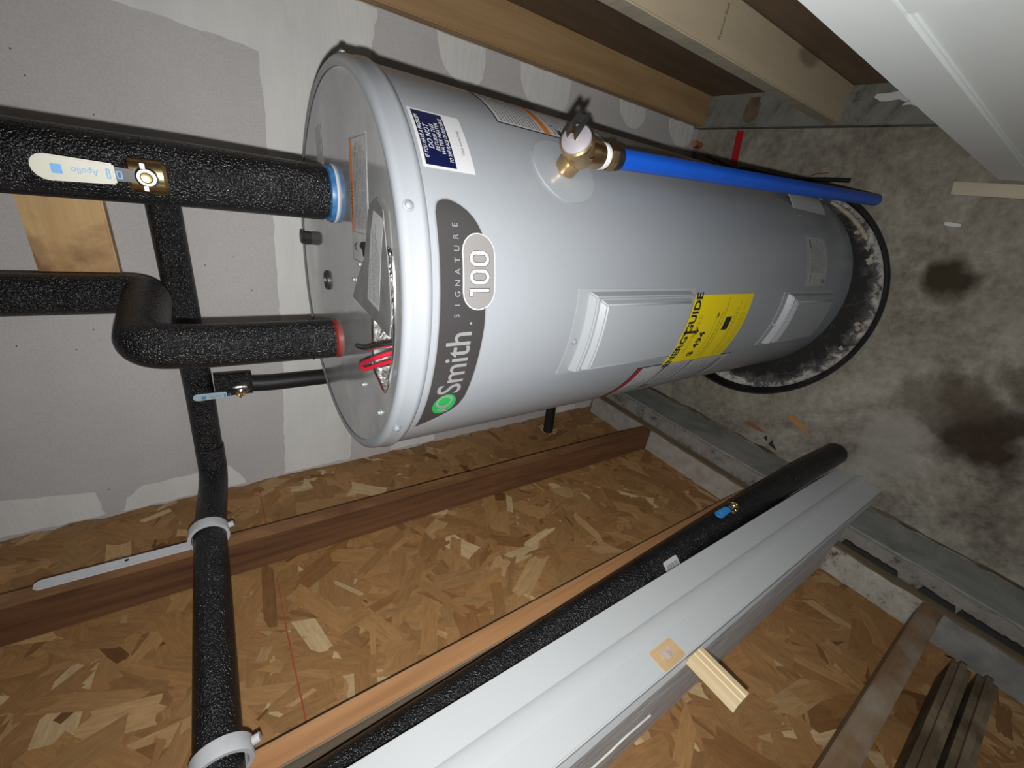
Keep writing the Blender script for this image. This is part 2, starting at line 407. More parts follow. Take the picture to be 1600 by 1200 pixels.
for i in range(16):       # screw dimples and specks in the paper
    x, z = rnd.uniform(-.75, .1), rnd.uniform(1.42, 1.95)
    MB().prism([(.0014 * math.cos(a), .0012 * math.sin(a)) for a in [PI * j / 3 for j in range(6)]], (x, YB, z), (1, 0, 0), (0, 0, 1), (0, -1, 0), .0004).build('speck', 'stud_dark', wb)
MB().prism(wobble([(.17 + .017 * math.cos(a), 1.68 + .006 * math.sin(a)) for a in [PI * j / 6 for j in range(12)]], .001, .01, 5), (0, YB, 0), (1, 0, 0), (0, 0, 1), (0, -1, 0), .0004).build('scuff_mark', 'print_grey', wb)

# ---- left wall: kerb, sill, studs, strand board
wl = struct('wall_left', (XO, 0, 0), 'open stud wall of strand board on a concrete kerb')
kb = MB().box(XO - .02, XK, YN, YB, 0, .17)
kerb = kb.build('kerb', 'kerb_concrete', wl, bevel=.006)
top = [(XK - .004, YN), (XK - .004, YB), (XS - .0, YB), (XS - .0, YN)]
MB().prism(wobble(top, .005, .03, 31), (0, 0, .1695), (1, 0, 0), (0, 1, 0), (0, 0, 1), .003).build('mortar_cap', 'kerb_top', wl)
MB().prism(wobble([(XK - .001, -1.4), (XK + .009, -1.4), (XK + .006, .3), (XK + .010, 1.0), (XK - .001, 1.0)], .004, .03, 33), (0, 0, 0), (1, 0, 0), (0, 1, 0), (0, 0, 1), .0012).build('joint_line', 'stud_dark', wl)  # thin dark strip along the joint of kerb and floor
s = MB(); s.box(XO, XS, YN, YB, .1735, ZS)
sill = s.build('sill_plate', 'sill_wood', wl, bevel=.002)
MB().prism(wobble([(XO, -.062), (XS - .004, -.062), (XS - .004, .18), (XO, .18)], .003, .03, 34), (0, 0, ZS), (1, 0, 0), (0, 1, 0), (0, 0, 1), .0015).build('sill_paint', 'sill_paint', wl)
MB().prism(wobble([(XO, .18), (XS - .004, .18), (XS - .004, 1.06), (XO, 1.06)], .002, .03, 36), (0, 0, ZS), (1, 0, 0), (0, 1, 0), (0, 0, 1), .0015).build('sill_dust', 'sill_pale', wl)
MB().prism(wobble([(XO, YN), (XS - .004, YN), (XS - .004, -.10), (XO, -.10)], .003, .03, 35), (0, 0, ZS), (1, 0, 0), (0, 1, 0), (0, 0, 1), .0015).build('sill_dust', 'sill_grey', wl)
osb = MB().box(XO - .012, XO, YN, 1.5, ZS - .03, 2.42).build('osb_panel', 'osb_core', wl)
# strands pressed into the board face
def strands(y0, y1, z0, z1, count, seed):
    rnd = random.Random(seed); V = []; F = []; tones = []; uvs = []
    pal = [((.385, .205, .078), 36), ((.355, .183, .067), 26), ((.415, .230, .092), 20), ((.285, .137, .048), 6), ((.50, .31, .142), 6), ((.62, .44, .235), 3.5), ((.19, .085, .028), .8)]
    cols = [p for p, _ in pal]; ws = [q for _, q in pal]
    for i in range(count):
        big = rnd.random() < .68
        L = rnd.uniform(.06, .15) if big else rnd.uniform(.018, .075); W = rnd.uniform(.018, .052) if big else rnd.uniform(.004, .020)
        cy, cz = rnd.uniform(y0, y1), rnd.uniform(z0, z1)
        a = rnd.gauss(0, .75) + (PI / 2 if rnd.random() < .45 else .35)
        ca, sa = math.cos(a), math.sin(a)
        col = rnd.choices(cols, ws)[0]
        if not big and rnd.random() < .16: col = rnd.choice([cols[3], cols[4], cols[5], cols[6]])
        k = rnd.uniform(.85, 1.15); col = tuple(min(1, q * k) for q in col)
        n = rnd.choice((2, 4, 5, 7)); e1 = [rnd.uniform(-.12, .12) * L for _ in range(n)]; e2 = [rnd.uniform(-.12, .12) * L for _ in range(n)]
        sl = rnd.uniform(-.25, .25) * L
        pts = []
        for j in range(n):
            t = j / (n - 1) - .5; pts.append((L / 2 + e1[j] + sl * t, t * W))
        if rnd.random() < .5: pts.append((rnd.uniform(-.2, .2) * L, W * .5 * rnd.uniform(.75, 1.15)))
        for j in range(n):
            t = .5 - j / (n - 1); pts.append((-L / 2 + e2[j] + sl * t, t * W))
        if rnd.random() < .5: pts.append((rnd.uniform(-.2, .2) * L, -W * .5 * rnd.uniform(.75, 1.15)))
        h = .0002 + .0016 * i / count
        o = len(V); ou, ov = rnd.uniform(0, 9), rnd.uniform(0, 9)
        P = []
        for x, y in pts:
            Y = min(max(cy + ca * x - sa * y, y0), y1); Z = min(max(cz + sa * x + ca * y, z0), z1); P.append((Y, Z)); 
        V += [(XO + h, Y, Z) for Y, Z in P]; F.append(tuple(range(o, o + len(P)))); tones.append(col); uvs.append([(x + ou, y + ov) for x, y in pts])
    me = bpy.data.meshes.new('strand_layer'); me.from_pydata(V, [], F); me.materials.append(MATS['osb'])
    ca_ = me.color_attributes.new('tone', 'FLOAT_COLOR', 'CORNER'); ul = me.uv_layers.new(name='grain')
    li = 0
    for p, col, uu in zip(me.polygons, tones, uvs):
        for q in range(p.loop_total):
            ca_.data[li].color = (*col, 1); ul.data[li].uv = uu[q]; li += 1
    bm = bmesh.new(); bm.from_mesh(me)
    for fc in bm.faces:
        if fc.normal.x < 0: fc.normal_flip()
    bmesh.ops.triangulate(bm, faces=bm.faces); bm.to_mesh(me); bm.free()
    o = bpy.data.objects.new('strand_layer', me); COL.objects.link(o); attach(o, osb); o['kind'] = 'stuff'
strands(-.9, 1.35, ZS, 2.3, 8800, 11)
def stud(y, zb, lean, mats, x0=XO + .0022, x1=XS, zt=2.42, wd=.038, parent=wl):
    m_ = MB()
    dy = lean * (zt - zb)
    m_.add([(x0, y, zb), (x1, y, zb), (x1, y + wd, zb), (x0, y + wd, zb), (x0, y + dy, zt), (x1, y + dy, zt), (x1, y + wd + dy, zt), (x0, y + wd + dy, zt)],
           [(0, 3, 2, 1), (4, 5, 6, 7), (0, 1, 5, 4), (2, 3, 7, 6), (3, 0, 4, 7)])
    m_.k = 1; m_.add([(x1, y, zb), (x1, y + wd, zb), (x1, y + wd + dy, zt), (x1, y + dy, zt)], [(0, 1, 2, 3)])
    return m_.build('stud', mats, parent, bevel=.002)
stud(.752, ZS + .0016, .030, ['stud_red', 'stud_worn'])
stud(.349, ZS + .0016, .004, ['stud_shaded', 'stud_orange'])  # near face gets a greyer wood with its shade put into the colour
stud(-.099, ZS + .0016, .004, ['stud_dirty', 'stud_dirty'])
# chalk line snapped on the board
MB().prism(wobble([(.375, 1.4655), (.60, 1.4670), (.745, 1.4655), (.745, 1.4675), (.60, 1.4695), (.375, 1.4685)], .0006, .012, 8), (XO + .0019, 0, 0), (0, 1, 0), (0, 0, 1), (1, 0, 0), .0004).build('chalk_line', 'chalk_red', wl)
MB().prism(wobble([(.83, 1.4655), (1.06, 1.464), (1.06, 1.466), (.83, 1.468)], .0006, .012, 9), (XO + .0019, 0, 0), (0, 1, 0), (0, 0, 1), (1, 0, 0), .0004).build('chalk_line', 'chalk_red', wl)

# ---- right wall: open studs on a dirty sill
wr = struct('wall_right', (.284, .6, 0), 'open stud wall with dark sheathing')
box('sheathing', .376, .39, .2, 1.3, 0, 2.42, 'sheathing_dark', wr)
box('sill_plate', .284, .376, .2, YB, 0, .036, 'sill_dirty', wr, .002)
def rstud(y0, y1, mats):
    m_ = MB().box(.288, .376, y0, y1, .036, 2.42)
    return m_.build('stud', mats, wr, bevel=.0025)
rstud(1.028, 1.066, 'stud_brown'); rstud(.612, .650, 'stud_beige'); rstud(.226, .264, 'stud_beige')
MB().box(.2872, .2881, .6125, .6495, .04, 2.42).build('stud_edge', 'grey_wood', wr)
pf = plane_fn((.333, .612, .66), (1, 0, 0), (0, 0, 1))
Flat().text('Premium Stud', .0125, 0, .0, xs=.75).text('Premium Stud', .0125, 0, .40, xs=.75).lay('stud_stamp', 'stud_dark', wr, pf, .0004)
pf = plane_fn((.3757, .84, .60), (0, -1, 0), (0, 0, 1))
Flat().text('09 11 10 7', .02, .02, 0).lay('sheathing_stamp', 'stud_dark', wr, pf, .0004)

# ---- partition with the door jamb, on the near side of the closet
wf = struct('wall_front', (-.73, .18, 0), 'short partition of unpainted drywall beside the door jamb')
pp = [(-.641, 0), (-.687, 0), (-.687, .1735), (XS + .001, .1735), (XS + .001, ZS + .002), (XO + .003, ZS + .002), (XO + .003, 2.42), (-.641, 2.42)]
MB().prism(pp, (0, .131, 0), (1, 0, 0), (0, 0, 1), (0, 1, 0), .092).build('partition', 'rough_drywall', wf)
rid = [(-.741, 1.22), (-.738, 1.16), (-.744, 1.12), (-.740, 1.06), (-.747, 1.0), (-.752, 1.0), (-.746, 1.06), (-.749, 1.12), (-.743, 1.16), (-.746, 1.22)]
MB().prism(wobble(rid, .001, .012, 4), (0, .131, 0), (1, 0, 0), (0, 0, 1), (0, -1, 0), .0025).build('compound_ridge', 'joint_compound', wf)
for y_, x_, mt__, a__, b__ in ((.875, .332, 'stud_dark', .026, .036), (.51, .345, 'joint_compound', .045, .012), (.44, .33, 'joint_compound', .05, .010)):
    MB().prism(wobble([(x_ + b__ * math.cos(t_), y_ + a__ * math.sin(t_)) for t_ in [PI * i / 5 for i in range(10)]], .004, .01, int(y_ * 100)), (0, 0, .0362), (1, 0, 0), (0, 1, 0), (0, 0, 1), .0006).build('sill_stain', mt__, wr)
box('partition', .234, .36, .131, .223, .036, 2.42, 'rough_drywall', wf)

jb = struct('trim_1', (-.63, .18, 0), 'white painted door jamb with a stop strip')
m_ = MB(); zt = 2.06
def loft(mb, bot, top_, z0, z1):
    k = len(bot); mb.add([(x, y, z0) for x, y in bot] + [(x, y, z1) for x, y in top_], [tuple(range(k))[::-1], tuple(range(k, 2 * k))] + [(i, (i + 1) % k, (i + 1) % k + k, i + k) for i in range(k)])
loft(m_, [(-.641, .127), (-.622, .127), (-.622, .241), (-.641, .241)], [(-.641, .127), (-.622, .138), (-.622, .268), (-.641, .268)], 0, zt)
jamb = m_.build('jamb_board', 'jamb_white', jb, bevel=.0015)
m_ = MB(); loft(m_, [(-.6218, .168), (-.6190, .171), (-.6172, .188), (-.6218, .196)], [(-.6218, .176), (-.6190, .179), (-.6172, .206), (-.6218, .215)], 0.0, zt)
m_.build('door_stop', 'jamb_white', jb, bevel=.001)
# strike mortise: bare wood with a chiselled hole
def rrect(x0, x1, y0, y1, r, k=4):
    out = []
    for cx, cy, a0 in ((x1 - r, y1 - r, 0), (x0 + r, y1 - r, PI / 2), (x0 + r, y0 + r, PI), (x1 - r, y0 + r, 1.5 * PI)):
        out += [(cx + r * math.cos(a0 + PI / 2 * i / k), cy + r * math.sin(a0 + PI / 2 * i / k)) for i in range(k + 1)]
    return out
mort = MB().prism(rrect(.1335, .166, .962, 1.016, .005), (-.6222, 0, 0), (0, 1, 0), (0, 0, 1), (1, 0, 0), .0008).build('strike_mortise', 'mortise_wood', jb)
MB().prism(wobble(rrect(.142, .1585, .978, 1.002, .003), .0008, .005, 3), (-.6214, 0, 0), (0, 1, 0), (0, 0, 1), (1, 0, 0), .0006).build('latch_hole', 'latch_pale', jb)
box('hinge_jamb', .215, .234, .129, .226, 0, zt, 'jamb_white', jb, .0015)

# ---- door leaf standing open
dr = struct('door_1', (.19, .0, 0), 'open white door with a recessed panel')
D0, D1 = .252, -.51
m_ = MB().box(.180, .205, D1 + .06, D0 - .06, .1, 1.95); m_.build('panel', 'door_white', dr)
m_ = MB().box(.175, .210, D0 - .062, D0, .012, 2.04); m_.build('stile', 'door_white', dr, bevel=.003)
m_ = MB().box(.175, .210, D1, D1 + .062, .012, 2.04); m_.build('stile', 'door_white', dr, bevel=.003)
for z0, z1 in ((.012, .13), (1.0, 1.1), (1.93, 2.04)):
    MB().box(.1753, .2097, D1 + .06, D0 - .06, z0, z1).build('rail', 'door_white', dr, bevel=.002)

# ================================================================== WATER HEATER
TX, TY, TR, ZT = -.156, .69, .278, 1.335
wh = thing('water_heater', (TX, TY, .0048), 'tall grey cylindrical electric water heater standing in a black pan', 'water heater')
n = 192
prof = [(TR - .03, .0048), (TR - .018, .0048), (TR - .006, .03), (TR, .04), (TR, .35), (TR, .8), (TR, 1.304)]
tb = MB().lathe(prof, n, Matrix.Translation((TX, TY, 0))).build('tank_body', 'tank_paint', wh, smooth=.5)
# lid skirt with a rolled bead, rounded shoulder
prof = [(TR + .0002, 1.3025), (TR + .0016, 1.3030), (TR + .0026, 1.3055), (TR + .0038, 1.308), (TR + .0034, 1.3115), (TR + .0018, 1.314), (TR + .0016, 1.326), (TR + .0004, 1.331), (TR - .003, ZT - .001), (TR - .007, ZT), (TR - .013, ZT - .0015)]
MB().lathe(prof, n, Matrix.Translation((TX, TY, 0))).build('lid_skirt', 'tank_paint', wh, smooth=.9)
# lid disc with the wiring opening cut out along the front
def P(a, r): return (TX + r * math.cos(math.radians(a)), TY + r * math.sin(math.radians(a)))
outer = [P(360 * i / 160, TR - .012) for i in range(160)]
hole = bend([(*P(-69, .20), 0), (*P(-71, .245), 0)] + [(*P(a, .247), 0) for a in range(-76, -113, -4)] + [(*P(-116, .243), 0), (*P(-118, .190), 0), (-.17, .522, 0)], .012, 3)
hole = [(p.x, p.y) for p in hole[1:]]
ZL = ZT - .0025
bm = bmesh.new()
def ring(pts, z): 
    vs = [bm.verts.new((x, y, z)) for x, y in pts]
    return vs, [bm.edges.new((vs[i], vs[(i + 1) % len(vs)])) for i in range(len(vs))]
v1, e1 = ring(outer, ZL); v2, e2 = ring(hole, ZL)
bmesh.ops.triangle_fill(bm, edges=e1 + e2, use_beauty=True, use_dissolve=False)
hp = [(x, y) for x, y in hole]
def inside(x, y, poly):
    c_ = False
    for (x0, y0), (x1, y1) in zip(poly, poly[1:] + poly[:1]):
        if (y0 > y) != (y1 > y) and x < (x1 - x0) * (y - y0) / (y1 - y0) + x0: c_ = not c_
    return c_
bad = [fc for fc in bm.faces if inside(*fc.calc_center_median()[:2], hp)]
bmesh.ops.delete(bm, geom=bad, context='FACES_ONLY')
for fc in bm.faces:
    if fc.normal.z < 0: fc.normal_flip()
me = bpy.data.meshes.new('lid'); bm.to_mesh(me); bm.free(); me.materials.append(MATS['lid_metal'])
lid = bpy.data.objects.new('lid', me); COL.objects.link(lid); attach(lid, wh)
m_ = MB(); k = len(hole)
m_.add([(x, y, ZL) for x, y in hole] + [(x, y, ZL - .035) for x, y in hole], [(i, (i + 1) % k, (i + 1) % k + k, i + k) for i in range(k)] + [tuple(range(k, 2 * k))])
tag(m_.build('wiring_recess', 'foil', wh), 'foil lined wiring opening')
m_ = MB().tube([(x, y, ZL + .0008) for x, y in hole] + [(*hole[0], ZL + .0008)], .0016, 6, False); m_.build('opening_lip', 'chrome', wh, smooth=1)
# sliding cover over half of the opening
cv = [(-.169, .600), (-.176, .452), (-.150, .4475), (-.110, .4555), (-.075, .468), (-.040, .480), (-.030, .500), (-.042, .528), (-.105, .546), (-.135, .575)]
cover = MB().prism(cv, (0, 0, ZL + .0028), (1, 0, 0), (0, 1, 0), (0, 0, 1), .0012).build('wiring_cover', 'cover_metal', wh)
lf = plane_fn((0, 0, ZL + .0041), (1, 0, 0), (0, 1, 0))
stk = Flat().poly([(-.044, .510), (-.050, .474), (-.075, .481), (-.156, .488), (-.153, .532), (-.075, .521)]).lay('caution_sticker', 'label_grey', wh, lf, 0, thick=.0002)
ang = plane_fn((-.105, .505, ZL + .0044), (1, -.02, 0), (.02, 1, 0))
Flat().text('IMPORTANT', .009, -.02, .014).lines(-.045, .05, -.018, .008, 6, .0018).lay('sticker_print', 'print_grey', stk, ang, .0001)
# long warning label
wl_fn = plane_fn((-.050, .585, ZL), (1, .085, 0), (-.085, 1, 0))
lab = Flat().rect(-.068, .082, -.042, .028).lay('warning_label', 'label_clear', wh, wl_fn, .0003, thick=.0002)
Flat().rect(-.028, .078, .016, .026).lay('orange_band', 'orange', lab, wl_fn, .0007)
Flat().text('WARNING', .009, .01, .021).lay('band_text', 'letter_black', lab, wl_fn, .0009)
Flat().frame(-.066, .080, -.040, .026, .0012).rect(-.030, -.029, -.04, .026).lines(-.024, .076, -.036, .013, 8, .0022, .15).lay('label_print', 'print_grey', lab, wl_fn, .0008)
Flat().poly([(-.060, -.030), (-.038, -.034), (-.040, -.012), (-.046, -.004), (-.050, -.016), (-.057, -.018)]).text('A', .02, -.048, .012).lay('pictogram', 'letter_black', lab, wl_fn, .0009)
Flat().rect(-.03, .03, -.018, .018).lay('rating_sticker', 'label_clear', wh, plane_fn((.015, .785, ZL), (1, .2, 0), (-.2, 1, 0)), .0004, thick=.0002)
# knockout, plug and lid screws
MB().lathe([(.0, .0006), (.013, .0006), (.0135, .004), (.016, .004), (.0165, 0)], 24, Matrix.Translation((-.186, .765, ZL))).build('knockout', 'dark_steel', wh, smooth=.6)
MB().lathe([(.012, -.002), (.013, .012), (.010, .018), (.0, .018)], 8, Matrix.Translation((-.137, .890, ZL))).build('anode_plug', 'dark_steel', wh, smooth=.4)
def screw(pos, nrm, r=.0042, parent=wh):
    nrm = Vector(nrm).normalized(); M = Matrix.Translation(pos) @ nrm.to_track_quat('Z', 'Y').to_matrix().to_4x4()
    m_ = MB().lathe([(r * 1.5, 0), (r * 1.5, .0006), (r, .0012), (r, .003), (r * .7, .0042), (0, .0045)], 6 * 3, M)
    return m_.build('screw', 'screw_zinc', parent, smooth=.7)
for a in (-63.3, -122.3, -3, 180): screw((*P(a, TR + .002), 1.3235), (math.cos(math.radians(a)), math.sin(math.radians(a)), 0))
for x, y in ((-.118, .572), (-.145, .60), (-.29, .56), (-.30, .49), (-.05, .50)): screw((x, y, ZL), (0, 0, 1), .003)
# wires
WZ = ZL
for nm, mt_, pts, r in (('black_wire', 'wire_black', [(-.188, .462, WZ - .01), (-.195, .475, WZ + .012), (-.215, .515, WZ + .014), (-.226, .552, WZ + .012)], .0026),
                        ('red_wire', 'wire_red', [(-.190, .462, WZ - .012), (-.198, .48, WZ + .006), (-.213, .510, WZ + .004), (-.222, .530, WZ + .005)], .0026),
                        ('red_wire', 'wire_red', [(-.198, .462, WZ - .014), (-.212, .478, WZ + .010), (-.236, .515, WZ + .018), (-.244, .521, WZ + .016), (-.244, .513, WZ + .014), (-.228, .490, WZ + .002), (-.214, .470, WZ - .02)], .003),
                        ('black_wire', 'wire_black', [(-.21, .468, WZ - .025), (-.225, .482, WZ - .006), (-.236, .502, WZ - .002)], .0024)):
    MB().tube(bend([Vector(p) for p in pts], .012, 5), r, 10).build(nm, mt_, wh, smooth=1)
MB().tube([(-.226, .552, WZ + .012), (-.231, .566, WZ + .011)], .0014, 8).build('wire_tip', 'copper', wh, smooth=1)
# ---- skin of the tank: everything laid on the cylinder, x along the skin to the right, y up
def cyl(a0, z0):
    return lambda x, y, h: Vector((TX + (TR + h) * math.cos(math.radians(a0) + x / TR), TY + (TR + h) * math.sin(math.radians(a0) + x / TR), z0 + y))
AR = lambda deg: math.radians(deg) * TR
def outline(pts, r=.01): return [(p.x, p.y) for p in bend([Vector((*pts[0], 0))] + [Vector((*p, 0)) for p in pts[1:]] + [Vector((*pts[0], 0))], r, 5)[:-1]]
# brand plate
g = cyl(-90, 1.265)
def plate_pts(e):
    p = [(AR(-34.5) - e * 1.6, .030 + e)]
    p += [(AR(a), .0285 + e) for a in range(-30, 28, 4)]
    p += [(AR(27.3) + e * .3, .0270 + e), (AR(28.4) + e * .7, .0245 + e * .6), (AR(29) + e, .019), (AR(29.2) + e, .012), (AR(28.9) + e, .005), (AR(28.2) + e, -.003), (AR(27.2) + e, -.0105), (AR(25.8) + e * .8, -.0175 - e * .3), (AR(24.2) + e * .6, -.0228 - e * .6), (AR(22.2), -.0275 - e), (AR(19.8), -.0310 - e)]
    p += [(AR(a), -.032 - e + .0002 * abs(a)) for a in range(16, -20, -4)]
    p += [(AR(-22), -.027 - e), (AR(-25.5), -.0225 - e), (AR(-28) - e, -.014 - e), (AR(-31) - e * 1.5, .004)]
    return p
plate = Flat().poly(plate_pts(.0016)).lay('brand_plate', 'plate_edge', wh, g, .0005, .004, .0004)
Flat().poly(plate_pts(0)).lay('plate_face', 'plate_grey', plate, g, .0011, .004)
Flat().text('Smith', .047, AR(-10.3), -.0005, space=.98, xs=.90, bold=.0004).lay('lettering', 'letter_silver', plate, g, .0016, .004)
Flat().poly([(AR(1.2) + .0016 * math.cos(t_), -.0125 + .0016 * math.sin(t_)) for t_ in [PI * i / 6 for i in range(12)]]).lay('lettering', 'letter_silver', plate, g, .0016, .004)
Flat().poly([(AR(-24.3) + .0205 * math.cos(t_), .001 + .0165 * math.sin(t_)) for t_ in [2 * PI * i / 32 for i in range(32)]]).lay('logo_disc', 'logo_green', plate, g, .0014, .004)
Flat().text('A', .024, AR(-26.4), -.001).text('O', .034, AR(-22.9), .001).lay('logo_lettering', 'letter_silver', plate, g, .0018, .004)
tx = Flat()
for i, ch in enumerate('SIGNATURE'): tx.text(ch, .0098, AR(3.2 + i * 2.55), .0068 + .0012 * math.sin(i / 8 * PI) * 0)
tx.lay('lettering', 'letter_silver', plate, g, .0016, .004)
def stadium(x0, x1, y0, y1, k=10):
    r = (y1 - y0) / 2; cy = (y0 + y1) / 2
    return [(x1 - r + r * math.cos(a), cy + r * math.sin(a)) for a in [-PI / 2 + PI * i / k for i in range(k + 1)]] + [(x0 + r + r * math.cos(a), cy + r * math.sin(a)) for a in [PI / 2 + PI * i / k for i in range(k + 1)]]
bd = Flat().poly(stadium(AR(4.4), AR(22.2), -.0425, .0005)).lay('model_badge', 'letter_white', wh, g, .0014, .004, .0006)
Flat().poly(stadium(AR(4.4) + .001, AR(22.2) - .001, -.0415, -.0005)).lay('badge_face', 'badge_silver', bd, g, .0022, .004)
def digit(fl_, ch, cx, cy, w_, h_, t_):
    if ch == '0':
        k_ = 10; out_ = []
        for i in range(4 * k_):
            a_ = 2 * PI * i / (4 * k_); ex, ey = math.cos(a_), math.sin(a_)
            def pt(r_): return (cx + ex * r_, cy + ey * r_ + math.copysign(h_ / 2 - w_ / 2, ey))
            out_.append((pt(w_ / 2), pt(w_ / 2 - t_)))
        for p_, q_ in zip(out_, out_[1:] + out_[:1]): fl_.poly([p_[0], q_[0], q_[1], p_[1]])
    else:
        fl_.rect(cx - t_ / 2, cx + t_ / 2, cy - h_ / 2, cy + h_ / 2)
        fl_.poly([(cx - t_ / 2, cy + h_ / 2), (cx - t_ / 2 - .0045, cy + h_ / 2), (cx - t_ / 2 - .0045, cy + h_ / 2 - t_), (cx - t_ / 2, cy + h_ / 2 - t_)])
for i, (ch, x) in enumerate((('1', -.0195), ('0', -.0045), ('0', .0155))):
    fl_ = Flat(); digit(fl_, ch, AR(13.2) + x, -.0212, .0178, .0270, .0052); fl_.lay('digit_outline', 'plate_grey', bd, g, .0024, .004)
    fl_ = Flat(); digit(fl_, ch, AR(13.2) + x, -.0209, .0164, .0256, .0036); fl_.lay('digit', 'letter_white', bd, g, .0028, .004)
# navy help sticker
g = cyl(-45.6, 1.266); hw = AR(8.2)
st = Flat().rect(-hw, hw, -.032, .032).lay('help_sticker', 'label_white', wh, g, .0004, .006, .0002)
Flat().rect(-hw + .003, hw - .003, -.0085, .0285).lay('sticker_field', 'navy', st, g, .0009, .006)
tx = Flat()
for t_, y, sz, xs_ in (('IF YOU HAVE A PROBLEM', .0245, .0072, .70), ('DO NOT', .0166, .0092, .9), ('RETURN THIS', .0090, .0070, .85), ('WATER HEATER', .0028, .0070, .85), ('TO THE PLACE OF PURCHASE.', -.0045, .0068, .66)):
    tx.text(t_, sz * .95, 0, y, shear=.2, bold=0, xs=xs_, space=1.06)
tx.lay('sticker_text', 'letter_white', st, g, .0012, .006)
Flat().lines(-.022, .024, -.0195, -.0105, 2, .0016, .2).text('1-800', .006, 0, -.0272).lay('fine_print', 'print_pale', st, g, .0010, .006)
Flat().text('Visit www.help', .0058, 0, -.0222, bold=.0001).lay('fine_print', 'print_grey', st, g, .0010, .006)
# side warning label next to the relief valve
g = cyl(-24, 1.06)
sl = Flat().rect(-AR(10), AR(10), -.115, .11).lay('hazard_label', 'letter_black', wh, g, .0003, .006, .0002)
Flat().rect(-AR(9.6), AR(9.6), -.113, .108).lay('label_face', 'label_white', sl, g, .0007, .006)
Flat().rect(-AR(9.6), AR(9.6), .018, .030).lay('orange_band', 'orange', sl, g, .0010, .006)
Flat().lines(-AR(9), AR(9), .034, .104, 12, .0028, .2).lines(-AR(9), AR(3), -.10, .012, 14, .0024, .3).lay('label_print', 'print_grey', sl, g, .0010, .006)
Flat().poly([(-AR(9), -.004), (-AR(7), .008), (-AR(7.6), -.002), (-AR(5), .004), (-AR(7), -.014), (-AR(6.8), -.006)]).text('!', .02, -AR(4), 0).lay('pictogram', 'letter_black', sl, g, .0010, .006)
# access panels
def access_panel(a0, a1, z0, z1, h, side):
    g = cyl((a0 + a1) / 2, (z0 + z1) / 2); W = AR(abs(a1 - a0)) / 2; H = (z1 - z0) / 2
    p = Flat().rect(-W - .006, W + .004, -H - .014, H + .020).lay('access_panel', 'panel_plastic', wh, g, 0, .006, .0012)
    def tray(name, w0, h0, w1, h1, d0, d1, par):
        m_ = MB(); kx = 12
        xs_ = [-1 + 2 * i / kx for i in range(kx + 1)]
        V = []; F = []
        for (ww, hh, dd) in ((w0, h0, d0), (w1, h1, d1)):
            for yy in (-hh, hh): V += [g(x * ww, yy, dd) for x in xs_]
        q = kx + 1
        for i in range(kx):
            F += [(i, i + 1, 2 * q + i + 1, 2 * q + i), (q + i + 1, q + i, 3 * q + i, 3 * q + i + 1), (2 * q + i, 2 * q + i + 1, 3 * q + i + 1, 3 * q + i)]
        F += [(0, 2 * q, 3 * q, q), (kx, q + kx, 3 * q + kx, 2 * q + kx)]
        m_.add(V, F); return m_.build(name, 'panel_plastic', par, bevel=.0022, seg=2)
    s1 = tray('panel_step', W, H, W - .006, H - .006, .0008, .014, p)
    tray('panel_raise', W - .010, H - .012, W - .016, H - .020, .0138, h, p)
    pz = (z1 - z0) / 2 + .0105
    pos = g(-W * .15, pz, .0014); screw(pos, (pos.x - TX, pos.y - TY, 0), .0032, p)
    return p
access_panel(-108, -81.5, .812, 1.062, .022, 1)
access_panel(-110, -83.5, .17, .418, .020, 1)
# yellow energy label, lapping over the foot of the upper panel
g = cyl(-98, .68); 
eg = Flat().poly([(-AR(15.4), -.098), (AR(14.9), -.098), (AR(14.9), .113), (-AR(15.4), .116)]).lay('energy_label', 'yellow', wh, g, .0014, .006, .0003)
Flat().text('ENERGY', .027, -AR(8.1), .0985, xs=.92, bold=.0010).text('GUIDE', .027, AR(7.6), .0985, xs=1.0, bold=.0010).rect(-.0028, .0028, .070, .112).poly([(-.011, .074), (.011, .074), (0, .062)]).lay('label_heading', 'letter_black', eg, g, .0018, .004)
Flat().text('$ 494', .026, -AR(6.5), .044, xs=1.0, bold=.0007).lay('price_figures', 'letter_black', eg, g, .0018, .004)
Flat().rect(AR(-.5), AR(5.5), -.040, -.018).lay('black_field', 'letter_black', eg, g, .0018, .004)
Flat().poly([(AR(5), .022), (AR(8.2), .016), (AR(5.5), .012), (AR(6.2), .017)]).lay('scale_pointer', 'letter_black', eg, g, .0018, .004)
Flat().rect(-AR(13), AR(6), .0155, .0175).lines(-AR(10), AR(9), .068, .082, 2, .003).lines(-AR(14), AR(14), -.012, .008, 2, .004, .3).lines(-AR(14), AR(14), -.06, -.046, 2, .003, .2).lines(-AR(14), AR(12), -.092, -.066, 4, .002, .3).lay('label_print', 'yellow_print', eg, g, .0018, .004)
# safety label left of it
g = cyl(-126, .68)
lb = Flat().rect(-AR(13), AR(12.6), -.145, .188).lay('safety_label', 'letter_black', wh, g, .0004, .006, .0002)
Flat().rect(-AR(12.5), AR(12.2), -.143, .172).lay('label_face', 'label_grey', lb, g, .0009, .006)
Flat().rect(-AR(12.5), AR(12.2), .174, .186).lay('red_band', 'label_red', lb, g, .0010, .006)
Flat().lines(-AR(11.5), AR(4), .105, .165, 8, .003, .3).lines(-AR(11.5), AR(11.5), .025, .085, 9, .003, .2).lines(-AR(11.5), AR(11.5), -.125, .0, 14, .0035, .25).lay('label_print', 'print_grey', lb, g, .0012, .006)
for q_ in ((-AR(12.5), AR(12.2), .094, .0985), (-AR(12.5), AR(12.2), .010, .0145), (-AR(6), AR(11), -.112, -.107)): Flat().rect(*q_).lay('rule_line', 'letter_black', lb, g, .0013, .006)
Flat().text('S', .03, -AR(5), .086, bold=.001).lay('label_letter', 'letter_black', lb, g, .0013, .006)
